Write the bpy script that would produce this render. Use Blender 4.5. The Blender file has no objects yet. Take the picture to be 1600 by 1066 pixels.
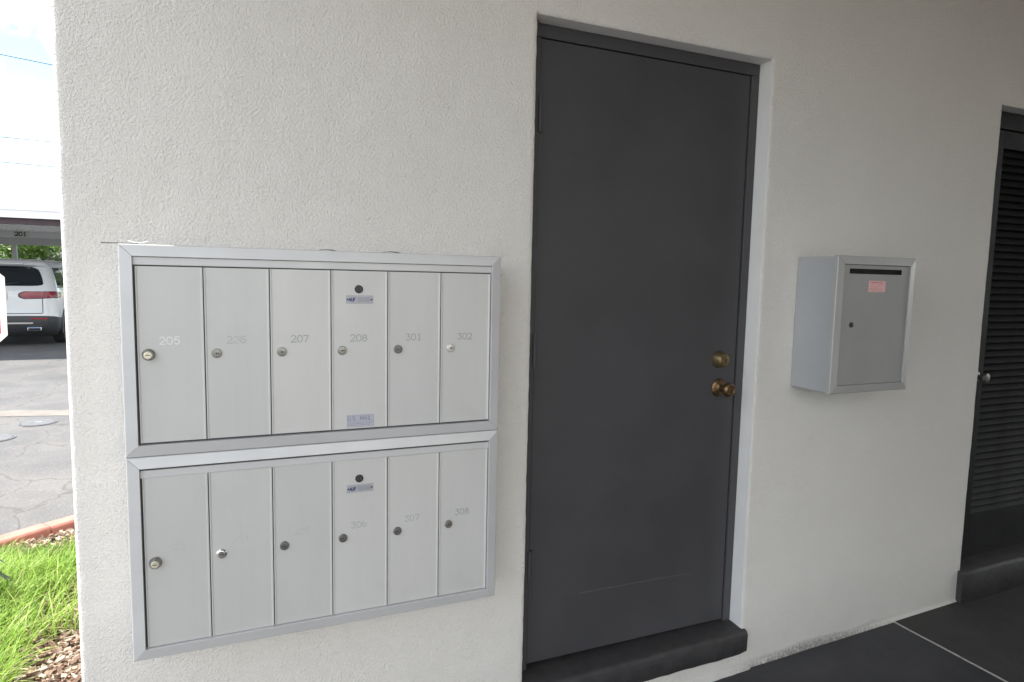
import bpy, bmesh, math, random
import numpy as np
from mathutils import Vector, Matrix, noise as mnoise

rnd = random.Random(7)
scene = bpy.context.scene
COL = scene.collection
R = math.radians

# ------------------------------------------------------------------ camera
cam_data = bpy.data.cameras.new('camera')
cam = bpy.data.objects.new('camera', cam_data)
COL.objects.link(cam)
right = Vector((0.92145686, -0.38794071, 0.02047596))
up = Vector((0.01866483, 0.09685741, 0.99512324))
fwd = Vector((0.38803207, 0.91658095, -0.09649077))
m = Matrix((right, up, -fwd)).transposed().to_4x4()
m.translation = Vector((-0.8264, -1.8077, 1.4457))
cam.matrix_world = m
cam_data.sensor_width = 36
cam_data.lens = 22.709
cam_data.clip_start = 0.02
cam_data.clip_end = 3000
scene.camera = cam

# ------------------------------------------------------------------ world, sun, exposure
SUN_EL, SUN_DIR = 56, Vector((-0.80, 0.42, 0))
world = bpy.data.worlds.new('World')
scene.world = world
world.use_nodes = True
nt = world.node_tree
nt.nodes.clear()
out = nt.nodes.new('ShaderNodeOutputWorld')
bg = nt.nodes.new('ShaderNodeBackground')
sky = nt.nodes.new('ShaderNodeTexSky')
sky.sky_type = 'NISHITA'
sky.sun_disc = False
sky.sun_elevation = R(SUN_EL)
sky.sun_rotation = math.atan2(SUN_DIR.x, SUN_DIR.y)
sky.air_density = 1.0
sky.dust_density = 0.3
tc = nt.nodes.new('ShaderNodeTexCoord')
nz = nt.nodes.new('ShaderNodeTexNoise')
nz.inputs['Scale'].default_value = 3.4
nz.inputs['Detail'].default_value = 7
nz.noise_dimensions = '4D'
nz.inputs['W'].default_value = 57 * 1.7
nz.inputs['Roughness'].default_value = 0.55
rp = nt.nodes.new('ShaderNodeValToRGB')
rp.color_ramp.elements[0].position = 0.44
rp.color_ramp.elements[1].position = 0.58
mixw = nt.nodes.new('ShaderNodeMixRGB')
mixw.inputs[2].default_value = (10.3, 10.3, 10.1, 1)
nt.links.new(tc.outputs['Generated'], nz.inputs['Vector'])
nt.links.new(nz.outputs['Fac'], rp.inputs['Fac'])
nt.links.new(rp.outputs['Color'], mixw.inputs[0])
nt.links.new(sky.outputs['Color'], mixw.inputs[1])
nt.links.new(mixw.outputs['Color'], bg.inputs['Color'])
bg.inputs['Strength'].default_value = 0.10
nt.links.new(bg.outputs['Background'], out.inputs['Surface'])

sun_data = bpy.data.lights.new('sun', 'SUN')
sun_data.energy = 3.6
sun_data.angle = R(0.53)
sun_data.color = (1.0, 0.95, 0.87)
sun = bpy.data.objects.new('sun', sun_data)
COL.objects.link(sun)
sd = SUN_DIR.normalized() * math.cos(R(SUN_EL)) + Vector((0, 0, math.sin(R(SUN_EL))))
sun.rotation_euler = sd.to_track_quat('Z', 'Y').to_euler()
sun.location = (-12, 8, 20)

scene.view_settings.view_transform = 'Standard'
scene.view_settings.look = 'None'
scene.view_settings.gamma = 1
scene.view_settings.use_curve_mapping = False
scene.view_settings.exposure = 1.68
scene.cycles.max_bounces = 8
scene.cycles.diffuse_bounces = 5
scene.cycles.glossy_bounces = 3

# ------------------------------------------------------------------ materials
class NT:
    def __init__(s, name):
        s.mat = bpy.data.materials.new(name)
        s.mat.use_nodes = True
        s.t = s.mat.node_tree
        s.b = s.t.nodes['Principled BSDF']
        s.tc = s.t.nodes.new('ShaderNodeTexCoord')
    def node(s, typ, **kw):
        n = s.t.nodes.new(typ)
        for k, v in kw.items():
            if k in n.inputs: n.inputs[k].default_value = v
            else: setattr(n, k, v)
        return n
    def link(s, a, b): s.t.links.new(a, b)
    def noise(s, scale, detail=4, rough=0.5, vec=None, stretch=None):
        n = s.node('ShaderNodeTexNoise', Scale=scale, Detail=detail, Roughness=rough)
        v = vec or s.tc.outputs['Object']
        if stretch:
            mp = s.node('ShaderNodeMapping'); mp.inputs['Scale'].default_value = stretch
            s.link(v, mp.inputs['Vector']); v = mp.outputs['Vector']
        s.link(v, n.inputs['Vector'])
        return n.outputs['Fac']
    def ramp(s, fac, p0, p1, c0=(0, 0, 0, 1), c1=(1, 1, 1, 1)):
        r = s.node('ShaderNodeValToRGB')
        e = r.color_ramp.elements
        e[0].position, e[1].position = p0, p1
        e[0].color, e[1].color = c0, c1
        s.link(fac, r.inputs['Fac'])
        return r.outputs['Color']
    def mix(s, fac, a, b, typ='MIX'):
        n = s.node('ShaderNodeMixRGB', blend_type=typ)
        for i, v in ((0, fac), (1, a), (2, b)):
            if isinstance(v, (int, float)): n.inputs[i].default_value = v
            elif isinstance(v, tuple): n.inputs[i].default_value = v
            else: s.link(v, n.inputs[i])
        return n.outputs['Color']
    def math(s, op, a, b=0.0, clamp=False):
        n = s.node('ShaderNodeMath', operation=op); n.use_clamp = clamp
        for i, v in ((0, a), (1, b)):
            if isinstance(v, (int, float)): n.inputs[i].default_value = v
            else: s.link(v, n.inputs[i])
        return n.outputs[0]
    def bump(s, height, strength, dist, prev=None):
        n = s.node('ShaderNodeBump', Strength=strength, Distance=dist)
        s.link(height, n.inputs['Height'])
        if prev: s.link(prev, n.inputs['Normal'])
        s.link(n.outputs['Normal'], s.b.inputs['Normal'])
        return n.outputs['Normal']
    def set(s, **kw):
        for k, v in kw.items():
            k = {'color': 'Base Color', 'rough': 'Roughness', 'metal': 'Metallic', 'spec': 'Specular IOR Level'}.get(k, k)
            if isinstance(v, (int, float, tuple)): s.b.inputs[k].default_value = v
            else: s.link(v, s.b.inputs[k])
        return s

def c4(r, g=None, b=None): return (r, r if g is None else g, r if b is None else b, 1)

def vary(name, color, rough=0.5, metal=0.0, var=0.12, scale=14, bump=0.0, bscale=200, bdist=0.001, stretch=None, spec=0.5):
    n = NT(name)
    f = n.noise(scale, 5, 0.6, stretch=stretch)
    lo = tuple(c * (1 - var) for c in color[:3]) + (1,)
    hi = tuple(min(1, c * (1 + var)) for c in color[:3]) + (1,)
    n.set(color=n.ramp(f, 0.3, 0.7, lo, hi), metal=metal, spec=spec)
    n.set(rough=n.ramp(n.noise(scale * 1.7, 3), 0.3, 0.7, c4(max(0.02, rough - 0.06)), c4(min(1, rough + 0.06))))
    if bump: n.bump(n.noise(bscale, 3), bump, bdist)
    return n.mat

M = {}
def stucco(foot):
    n = NT('stucco_paint_foot' if foot else 'stucco_paint')
    h = n.math('ADD', n.math('MULTIPLY', n.noise(300, 2, 0.6), 1.0), n.math('MULTIPLY', n.noise(140, 1, 0.5), 0.9))
    tone = n.ramp(n.noise(1.6, 3, 0.6), 0.3, 0.7, (0.790, 0.752, 0.700, 1), (0.832, 0.793, 0.740, 1))
    col = tone
    if foot:   # mildew and splash dirt along the foot of the wall
        sx = n.node('ShaderNodeSeparateXYZ'); n.link(n.tc.outputs['Object'], sx.inputs[0])
        zrel = n.math('SUBTRACT', sx.outputs['Z'], n.math('MULTIPLY', n.math('SUBTRACT', sx.outputs['X'], 1.62), 0.034))
        dx = n.math('DIVIDE', n.math('ABSOLUTE', n.math('SUBTRACT', sx.outputs['X'], 1.30)), 0.42)
        win = n.math('SUBTRACT', 1.25, dx, True)
        height = n.math('ADD', n.math('MULTIPLY', n.noise(7, 3, 0.6), 0.045), 0.012)
        foot_ = n.math('SUBTRACT', 1.0, n.math('DIVIDE', zrel, height), True)
        spk = n.ramp(n.noise(85, 5, 0.75), 0.36, 0.58)
        mask = n.math('MULTIPLY', n.math('MULTIPLY', foot_, n.math('ADD', n.math('MULTIPLY', spk, 0.9), 0.2)), win, True)
        mask = n.math('MULTIPLY', mask, 1.5, True)
        band = n.math('SUBTRACT', 1.0, n.math('DIVIDE', zrel, 0.30), True)
        tone = n.mix(n.math('MULTIPLY', n.math('MULTIPLY', band, n.noise(9, 5, 0.65)), 0.55), tone, (0.58, 0.555, 0.505, 1))
        col = n.mix(n.math('MULTIPLY', mask, 0.72), tone, (0.10, 0.095, 0.08, 1))
    n.set(color=col, rough=0.62, spec=0.35)
    h = n.math('ADD', h, n.math('MULTIPLY', n.noise(9, 3, 0.55), 1.6))
    n.bump(h, 1.0, 0.0040)
    return n.mat
M['stucco'] = stucco(False)
M['stucco_foot'] = stucco(True)
M['smooth_stucco'] = vary('smooth_stucco_paint', c4(0.86, 0.84, 0.81), 0.55, var=0.03, scale=6, bump=0.35, bscale=60, bdist=0.003)
M['tan_stucco'] = vary('tan_stucco_paint', c4(0.64, 0.56, 0.46), 0.7, var=0.04, bump=0.3, bscale=120, bdist=0.003)  # for the added wing only, tan to warm the bounce light
M['ceiling'] = vary('ceiling_paint', c4(0.74, 0.675, 0.58), 0.7, var=0.04, bump=0.3, bscale=120, bdist=0.003)

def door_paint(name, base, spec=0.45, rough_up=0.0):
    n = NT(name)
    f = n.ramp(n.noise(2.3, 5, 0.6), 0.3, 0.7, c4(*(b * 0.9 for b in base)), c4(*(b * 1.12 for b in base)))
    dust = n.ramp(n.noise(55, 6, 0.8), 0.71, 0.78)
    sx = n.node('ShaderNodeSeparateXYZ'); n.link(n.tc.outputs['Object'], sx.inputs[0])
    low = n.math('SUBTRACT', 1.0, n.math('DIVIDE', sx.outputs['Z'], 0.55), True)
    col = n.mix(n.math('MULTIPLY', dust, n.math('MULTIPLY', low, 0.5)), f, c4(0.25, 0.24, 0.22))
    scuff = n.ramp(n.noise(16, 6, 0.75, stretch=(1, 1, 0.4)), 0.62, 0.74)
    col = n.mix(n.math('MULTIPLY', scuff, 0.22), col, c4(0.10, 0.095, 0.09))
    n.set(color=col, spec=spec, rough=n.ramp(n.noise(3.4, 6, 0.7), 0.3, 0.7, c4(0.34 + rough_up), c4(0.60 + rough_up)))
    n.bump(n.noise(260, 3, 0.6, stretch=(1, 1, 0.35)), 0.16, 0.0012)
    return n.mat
M['door'] = door_paint('charcoal_door_paint', (0.063, 0.0605, 0.0645))
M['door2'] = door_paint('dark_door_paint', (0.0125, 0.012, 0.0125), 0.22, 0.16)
M['sill'] = vary('charcoal_sill_paint', c4(0.040, 0.038, 0.038), 0.62, var=0.25, scale=22, bump=0.5, bscale=90, bdist=0.003)
M['gap'] = vary('dark_gap', c4(0.008), 0.8)
M['alu'] = vary('satin_aluminium_trim', c4(0.58, 0.575, 0.57), 0.42, metal=0.25, var=0.04, scale=9, bump=0.05, bscale=300, stretch=(0.3, 1, 1))
def door_alu():
    n = NT('satin_aluminium_door')
    oi = n.node('ShaderNodeObjectInfo')
    f = n.ramp(n.noise(3.2, 5, 0.6, stretch=(1, 1, 0.35)), 0.25, 0.75, c4(0.540, 0.533, 0.515), c4(0.605, 0.597, 0.575))
    f = n.mix(1.0, f, n.ramp(oi.outputs['Random'], 0.0, 1.0, c4(0.965, 0.97, 0.97), c4(1.02, 1.018, 1.01)), 'MULTIPLY')
    grain = n.ramp(n.noise(110, 4, 0.7, stretch=(1, 1, 0.02)), 0.3, 0.7, c4(0.988), c4(1.010))
    f = n.mix(1.0, f, grain, 'MULTIPLY')
    spot = n.ramp(n.noise(38, 6, 0.8), 0.735, 0.775)
    smear = n.ramp(n.noise(7, 5, 0.7), 0.55, 0.75)
    f = n.mix(n.math('MULTIPLY', smear, 0.16), f, c4(0.42, 0.41, 0.39))
    n.set(color=n.mix(n.math('MULTIPLY', spot, 0.35), f, c4(0.25, 0.24, 0.23)), metal=0.22,
          rough=n.ramp(n.noise(5, 5, 0.7, stretch=(1, 1, 0.5)), 0.3, 0.7, c4(0.36), c4(0.56)))
    n.bump(n.math('ADD', n.noise(120, 4, 0.6, stretch=(1, 1, 0.03)), n.math('MULTIPLY', n.noise(6, 2, 0.5), 2.2)), 0.07, 0.0010)
    return n.mat
M['aludoor'] = door_alu()
M['box_grey'] = vary('grey_hammered_enamel', c4(0.335, 0.333, 0.32), 0.45, metal=0.15, var=0.06, scale=5, bump=0.08, bscale=160)
M['box_trim'] = vary('grey_box_trim', c4(0.45, 0.445, 0.43), 0.4, metal=0.2, var=0.04, scale=5)
M['box_side'] = vary('grey_enamel_sky_tinted', c4(0.44, 0.445, 0.455), 0.36, metal=0.2, var=0.04, scale=5)  # lighter and bluer than the front: sky light put into the side colour
M['brass'] = vary('aged_brass', c4(0.34, 0.265, 0.14), 0.34, metal=0.9, var=0.35, scale=60, bump=0.1, bscale=300)
M['bronze'] = vary('tarnished_brass', c4(0.21, 0.135, 0.07), 0.36, metal=0.9, var=0.5, scale=70, bump=0.15, bscale=250)
M['nickel'] = vary('dull_nickel', c4(0.29, 0.28, 0.255), 0.32, metal=0.85, var=0.2, scale=90)
M['chrome'] = vary('bright_chrome', c4(0.72, 0.72, 0.71), 0.12, metal=1.0, var=0.08, scale=60)
M['palebrass'] = vary('worn_lock_face', c4(0.78, 0.72, 0.56), 0.28, metal=0.7, var=0.1, scale=90)
M['silver'] = vary('worn_silver_lock', c4(0.55, 0.55, 0.53), 0.3, metal=0.8, var=0.15, scale=90)
M['lockgrey'] = vary('grey_lock_metal', c4(0.17, 0.17, 0.16), 0.38, metal=0.7, var=0.2, scale=90)
M['black'] = vary('black_lock_face', c4(0.018), 0.4, var=0.3, scale=60)
M['blacksoft'] = vary('dark_lock_core', c4(0.05), 0.45, var=0.3, scale=60)
M['whitefill'] = vary('white_number_fill', c4(0.76, 0.76, 0.75), 0.5, var=0.05, scale=220)
M['greyfill'] = vary('grey_number_fill', c4(0.34, 0.345, 0.35), 0.5, var=0.1, scale=220)
M['ghostfill'] = vary('ghost_number_fill', c4(0.485, 0.485, 0.48), 0.5, var=0.04, scale=220)
M['faintfill'] = vary('faint_number_fill', c4(0.42, 0.42, 0.42), 0.5, var=0.05, scale=220)
M['plate'] = vary('printed_foil_plate', c4(0.40, 0.40, 0.43), 0.4, metal=0.2, var=0.06, scale=80)
M['plate2'] = vary('printed_foil_sticker', c4(0.45, 0.45, 0.50), 0.45, var=0.05, scale=80)
M['blueprint'] = vary('blue_print', c4(0.05, 0.055, 0.15), 0.5, var=0.1, scale=200)
M['greyprint'] = vary('grey_print', c4(0.22, 0.22, 0.25), 0.5, var=0.1, scale=200)
M['violetprint'] = vary('violet_print', c4(0.24, 0.24, 0.33), 0.5, var=0.1, scale=200)
M['pink'] = vary('faded_pink_sticker', c4(0.80, 0.46, 0.44), 0.6, var=0.1, scale=70)
M['pinkprint'] = vary('dark_pink_print', c4(0.60, 0.27, 0.27), 0.6, var=0.15, scale=150)
M['rust'] = vary('rusty_iron', c4(0.13, 0.075, 0.04), 0.85, var=0.5, scale=120, bump=0.6, bscale=180, bdist=0.003)

def floor_mat(name, a, b, bscale, bstr, rough):
    n = NT(name)
    f = n.ramp(n.noise(3, 6, 0.65), 0.3, 0.7, c4(*a), c4(*b))
    sp = n.ramp(n.noise(150, 4, 0.7), 0.60, 0.72)
    f = n.mix(n.math('MULTIPLY', n.ramp(n.noise(5.5, 6, 0.7), 0.5, 0.72), 0.30), f, c4(0.078, 0.076, 0.076))
    n.set(color=n.mix(n.math('MULTIPLY', sp, 0.10 + 0.5 * (bstr > 0.5)), f, c4(0.12, 0.113, 0.102)), spec=0.4,
          rough=n.ramp(n.noise(4, 5, 0.6), 0.3, 0.7, c4(rough - 0.08), c4(rough + 0.08)))
    n.bump(n.noise(bscale, 4, 0.65), bstr, 0.003)
    return n.mat
M['slab_smooth'] = floor_mat('painted_concrete_charcoal', (0.036, 0.036, 0.040), (0.047, 0.046, 0.050), 120, 0.12, 0.52)
M['slab_rough'] = floor_mat('rough_charcoal_concrete', (0.030, 0.029, 0.028), (0.050, 0.048, 0.045), 160, 0.7, 0.75)
M['grout'] = vary('pale_grout', c4(0.50, 0.49, 0.465), 0.8, var=0.25, scale=60, bump=0.4, bscale=150, bdist=0.002)
M['concrete'] = vary('pale_concrete', c4(0.165, 0.152, 0.136), 0.85, var=0.18, scale=5, bump=0.4, bscale=90, bdist=0.003)

def asphalt():
    n = NT('worn_asphalt')
    base = n.ramp(n.noise(0.9, 8, 0.65), 0.3, 0.7, c4(0.066, 0.068, 0.075), c4(0.130, 0.128, 0.129))
    fine = n.ramp(n.noise(90, 4, 0.7), 0.3, 0.75, c4(0.6), c4(1.4))
    col = n.mix(1.0, base, fine, 'MULTIPLY')
    vor = n.node('ShaderNodeTexVoronoi', Scale=0.95, feature='DISTANCE_TO_EDGE')
    mp = n.node('ShaderNodeMapping'); n.link(n.tc.outputs['Object'], mp.inputs['Vector'])
    add = n.node('ShaderNodeVectorMath', operation='MULTIPLY_ADD')
    nn = n.node('ShaderNodeTexNoise', Scale=2.2, Detail=5.0); n.link(n.tc.outputs['Object'], nn.inputs['Vector'])
    n.link(nn.outputs['Color'], add.inputs[0]); add.inputs[1].default_value = (0.7, 0.7, 0); n.link(mp.outputs['Vector'], add.inputs[2])
    n.link(add.outputs[0], vor.inputs['Vector'])
    crack = n.ramp(vor.outputs['Distance'], 0.003, 0.013, c4(1), c4(0))
    col = n.mix(n.math('MULTIPLY', crack, 0.65), col, c4(0.03, 0.03, 0.033))
    edge = n.ramp(vor.outputs['Distance'], 0.03, 0.13, c4(1), c4(0))
    col = n.mix(n.math('MULTIPLY', n.math('MULTIPLY', edge, n.noise(6, 5)), 0.30), col, c4(0.20, 0.19, 0.175))
    grit = n.ramp(n.noise(42, 3, 0.8), 0.60, 0.70)
    col = n.mix(n.math('MULTIPLY', grit, 0.7), col, c4(0.24, 0.235, 0.225))
    n.set(color=col, rough=0.85)
    n.bump(n.noise(140, 4, 0.7), 0.5, 0.006)
    return n.mat
M['asphalt'] = asphalt()
M['patch'] = vary('pale_asphalt_patch', c4(0.085, 0.086, 0.092), 0.85, var=0.25, scale=3, bump=0.5, bscale=120, bdist=0.005)
M['iron'] = vary('grey_cover_concrete', c4(0.10, 0.105, 0.115), 0.7, var=0.25, scale=25, bump=0.4, bscale=80)
M['terracotta'] = vary('terracotta_edging', c4(0.38, 0.155, 0.12), 0.75, var=0.18, scale=12, bump=0.4, bscale=120, bdist=0.002)
M['soil'] = vary('dry_soil', c4(0.15, 0.115, 0.085), 0.95, var=0.4, scale=30, bump=0.8, bscale=60, bdist=0.01)

def attr_mat(name, cols, rough, trans=0.0, bump=0.0):
    """colour picked per piece by a random mesh attribute"""
    n = NT(name)
    a = n.node('ShaderNodeAttribute'); a.attribute_name = 'pick'
    r = n.node('ShaderNodeValToRGB')
    e = r.color_ramp.elements
    while len(e) < len(cols): e.new(0.5)
    for i, c in enumerate(cols):
        e[i].position = i / max(1, len(cols) - 1); e[i].color = c4(*c)
    n.link(a.outputs['Fac'], r.inputs['Fac'])
    n.set(color=r.outputs['Color'], rough=rough, spec=0.3)
    if bump: n.bump(n.noise(150, 3), bump, 0.002)
    if trans:
        t = n.node('ShaderNodeBsdfTranslucent'); n.link(r.outputs['Color'], t.inputs['Color'])
        mx = n.node('ShaderNodeMixShader'); mx.inputs[0].default_value = trans
        o = n.t.nodes['Material Output']
        n.link(n.b.outputs[0], mx.inputs[1]); n.link(t.outputs[0], mx.inputs[2]); n.link(mx.outputs[0], o.inputs['Surface'])
    return n.mat
M['grass'] = attr_mat('grass_blades', [(0.11, 0.23, 0.025), (0.20, 0.36, 0.045), (0.32, 0.48, 0.085), (0.46, 0.55, 0.19), (0.48, 0.43, 0.25)], 0.5, 0.45)
M['chips'] = attr_mat('wood_chips', [(0.09, 0.055, 0.04), (0.22, 0.145, 0.105), (0.36, 0.26, 0.20), (0.52, 0.45, 0.38)], 0.9, 0, 0.4)
M['darkleaf'] = attr_mat('dark_leaf', [(0.015, 0.035, 0.012), (0.03, 0.06, 0.02)], 0.35, 0.15)
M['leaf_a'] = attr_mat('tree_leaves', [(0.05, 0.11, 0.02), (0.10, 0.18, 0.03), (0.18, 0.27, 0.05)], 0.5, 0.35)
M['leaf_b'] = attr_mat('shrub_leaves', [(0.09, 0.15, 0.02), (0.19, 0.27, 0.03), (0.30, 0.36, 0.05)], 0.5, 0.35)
M['bark'] = vary('bark', c4(0.12, 0.09, 0.065), 0.9, var=0.4, scale=30, bump=0.6, bscale=60, bdist=0.01)
M['fascia'] = vary('white_painted_metal', c4(0.78, 0.79, 0.81), 0.4, var=0.03, scale=3)
M['maroon'] = vary('dark_maroon_paint', c4(0.055, 0.032, 0.042), 0.55, var=0.15)
M['carportgrey'] = vary('grey_painted_steel', c4(0.42, 0.42, 0.425), 0.5, var=0.05, scale=3)
M['carportbeam'] = vary('pale_grey_painted_steel', c4(0.60, 0.60, 0.60), 0.5, var=0.05, scale=3)
M['carportpanel'] = vary('pale_roof_panel', c4(0.84, 0.84, 0.84), 0.5, var=0.05, scale=3)
M['numplate'] = vary('cream_number_paint', c4(0.55, 0.54, 0.48), 0.5, var=0.08)
M['carwhite'] = vary('white_car_paint', c4(0.60, 0.62, 0.64), 0.22, var=0.01, scale=3)
M['carwhite'].node_tree.nodes['Principled BSDF'].inputs['Coat Weight'].default_value = 0.6
M['glass'] = vary('tinted_car_glass', c4(0.012, 0.016, 0.02), 0.05, var=0.05, scale=3)
M['cladding'] = vary('dark_plastic', c4(0.03, 0.032, 0.036), 0.5, var=0.1, scale=30)
M['tyre'] = vary('tyre_rubber', c4(0.018), 0.8, var=0.2)
M['redlens'] = vary('red_lamp_lens', c4(0.22, 0.022, 0.032), 0.12, var=0.15, scale=20)
M['smokelens'] = vary('dark_lamp_lens', c4(0.05, 0.008, 0.012), 0.12, var=0.1, scale=20)
M['signwhite'] = vary('white_reflective_sheet', c4(0.84), 0.4, var=0.02)
M['signred'] = vary('red_reflective_sheet', c4(0.55, 0.02, 0.03), 0.4, var=0.04)
M['steel'] = vary('galvanised_steel', c4(0.45, 0.46, 0.47), 0.5, metal=0.6, var=0.15, scale=30)
M['cable'] = vary('cable_sheath', c4(0.03), 0.7)
M['hill'] = vary('pale_far_wall', c4(0.62, 0.60, 0.56), 0.8, var=0.05)
M['roofing'] = vary('grey_roofing', c4(0.20), 0.85, var=0.1)

# ------------------------------------------------------------------ mesh helpers
class MB:
    def __init__(s): s.v, s.f, s.m, s.pick = [], [], [], None
    def add(s, vs, fs, mi=0):
        o = len(s.v)
        s.v += [tuple(v) for v in vs]
        s.f += [tuple(i + o for i in f) for f in fs]
        s.m += [mi] * len(fs)
        return s
    def box(s, x0, x1, y0, y1, z0, z1, mi=0):
        vs = [(x, y, z) for z in (z0, z1) for y in (y0, y1) for x in (x0, x1)]
        return s.add(vs, [(0, 2, 3, 1), (4, 5, 7, 6), (0, 1, 5, 4), (2, 6, 7, 3), (0, 4, 6, 2), (1, 3, 7, 5)], mi)
    def lathe(s, origin, axis, prof, seg=24, mi=0, closed=True):
        """profile = [(distance along axis, radius)]"""
        a = Vector(axis).normalized()
        b = a.orthogonal().normalized(); c = a.cross(b)
        vs, fs = [], []
        for d, r in prof:
            for k in range(seg):
                t = 2 * math.pi * k / seg
                vs.append(Vector(origin) + a * d + (b * math.cos(t) + c * math.sin(t)) * r)
        for i in range(len(prof) - 1):
            for k in range(seg):
                k2 = (k + 1) % seg
                fs.append((i * seg + k, i * seg + k2, (i + 1) * seg + k2, (i + 1) * seg + k))
        if closed:
            fs.append(tuple(range(seg))[::-1])
            fs.append(tuple((len(prof) - 1) * seg + k for k in range(seg)))
        return s.add(vs, fs, mi)
    def tube(s, pts, r, seg=8, mi=0):
        pts = [Vector(p) for p in pts]
        rs = r if isinstance(r, (list, tuple)) else [r] * len(pts)
        vs, fs = [], []
        ref = None
        for i, p in enumerate(pts):
            d = (pts[min(i + 1, len(pts) - 1)] - pts[max(i - 1, 0)]).normalized()
            if ref is None: ref = d.orthogonal().normalized()
            b = (ref - d * ref.dot(d)).normalized(); ref = b
            c = d.cross(b)
            for k in range(seg):
                t = 2 * math.pi * k / seg
                vs.append(p + (b * math.cos(t) + c * math.sin(t)) * rs[i])
        for i in range(len(pts) - 1):
            for k in range(seg):
                k2 = (k + 1) % seg
                fs.append((i * seg + k, i * seg + k2, (i + 1) * seg + k2, (i + 1) * seg + k))
        fs.append(tuple(range(seg))[::-1]); fs.append(tuple((len(pts) - 1) * seg + k for k in range(seg)))
        return s.add(vs, fs, mi)
    def prism(s, poly, axis, d0, d1, mi=0):
        """poly in the two remaining axes, extruded along axis index"""
        def P(a, b, d):
            r = [0, 0, 0]; o = [i for i in range(3) if i != axis]
            r[o[0]], r[o[1]], r[axis] = a, b, d
            return r
        n = len(poly)
        vs = [P(a, b, d0) for a, b in poly] + [P(a, b, d1) for a, b in poly]
        fs = [tuple(range(n)), tuple(range(n, 2 * n))[::-1]] + [(i, i + n, (i + 1) % n + n, (i + 1) % n) for i in range(n)]
        return s.add(vs, fs, mi)
    def build(s, name, mats, parent=None, smooth=False, bevel=0.0, seg=2, auto=None, fixn=True):
        me = bpy.data.meshes.new(name)
        me.from_pydata(s.v, [], s.f)
        if not isinstance(mats, (list, tuple)): mats = [mats]
        for mt in mats: me.materials.append(M[mt] if isinstance(mt, str) else mt)
        me.polygons.foreach_set('material_index', s.m)
        if fixn:
            bm = bmesh.new(); bm.from_mesh(me)
            bmesh.ops.recalc_face_normals(bm, faces=bm.faces); bm.to_mesh(me); bm.free()
        if smooth:
            me.polygons.foreach_set('use_smooth', [True] * len(me.polygons))
            if auto is not None: me.set_sharp_from_angle(angle=R(auto))
        if s.pick is not None:
            at = me.attributes.new('pick', 'FLOAT', 'FACE'); at.data.foreach_set('value', s.pick)
        o = bpy.data.objects.new(name, me)
        COL.objects.link(o)
        if parent: o.parent = parent
        if bevel:
            b = o.modifiers.new('bevel', 'BEVEL'); b.width = bevel; b.segments = seg; b.limit_method = 'ANGLE'; b.angle_limit = R(40)
        return o

def thing(name, label, cat, loc=(0, 0, 0), rz=0, group=None):
    o = bpy.data.objects.new(name, None); COL.objects.link(o)
    o.location = loc; o.rotation_euler = (0, 0, rz); o.empty_display_size = 0.1
    return tag(o, label, cat, group)
def tag(o, label, cat=None, group=None):
    o['label'] = label
    if cat: o['category'] = cat
    if group: o['group'] = group
    return o
def struct(o, kind='structure', label=None, cat=None):
    o['kind'] = kind
    if label: o['label'] = label
    if cat: o['category'] = cat
    return o

def nz3(x, y, z, s): return mnoise.noise(Vector((x * s, y * s, z * s)))

# stroke lettering: polylines in a unit-high cell
def arc(cx, cy, rx, ry, a0, a1, n=10):
    return [(cx + rx * math.cos(R(a0 + (a1 - a0) * i / n)), cy + ry * math.sin(R(a0 + (a1 - a0) * i / n))) for i in range(n + 1)]
GL = {
    '0': [arc(.35, .5, .31, .46, 0, 360, 18)],
    '1': [[(.2, .82), (.38, .96), (.38, .04)], [(.2, .04), (.56, .04)]],
    '2': [arc(.35, .68, .28, .28, 165, -25, 9) + [(.05, .04), (.66, .04), (.66, .14)]],
    '3': [[(.08, .92), (.62, .92), (.34, .58)] + arc(.34, .31, .29, .27, 90, -160, 10)],
    '4': [[(.5, .04), (.5, .96), (.04, .3), (.68, .3)]],
    '5': [[(.6, .95), (.15, .95), (.1, .55)] + arc(.34, .34, .29, .30, 120, -150, 10)],
    '6': [[(.55, .96)] + arc(.36, .5, .32, .42, 110, 200, 5) + arc(.35, .32, .29, .28, 180, 540, 14)],
    '7': [[(.06, .84), (.06, .95), (.64, .95), (.26, .04)]],
    '8': [arc(.35, .73, .24, .22, 0, 360, 12), arc(.35, .28, .29, .25, 0, 360, 14)],
    'U': [[(.06, .96), (.06, .3)] + arc(.33, .3, .27, .26, 180, 360, 8) + [(.6, .96)]],
    'S': [arc(.33, .72, .25, .23, 30, 270, 9) + arc(.33, .27, .27, .23, 90, -150, 9)],
    '.': [[(.06, .03), (.14, .03)]],
    'M': [[(.04, .04), (.1, .96), (.4, .25), (.7, .96), (.76, .04)]],
    'A': [[(.02, .04), (.33, .96), (.64, .04)], [(.15, .36), (.52, .36)]],
    'I': [[(.15, .04), (.15, .96)]],
    'L': [[(.08, .96), (.08, .04), (.56, .04)]],
    'F': [[(.08, .04), (.08, .96), (.58, .96)], [(.08, .54), (.48, .54)]],
}
ADV = {'.': .28, 'I': .36, 'M': .92, '1': .72, ' ': .4}
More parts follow.
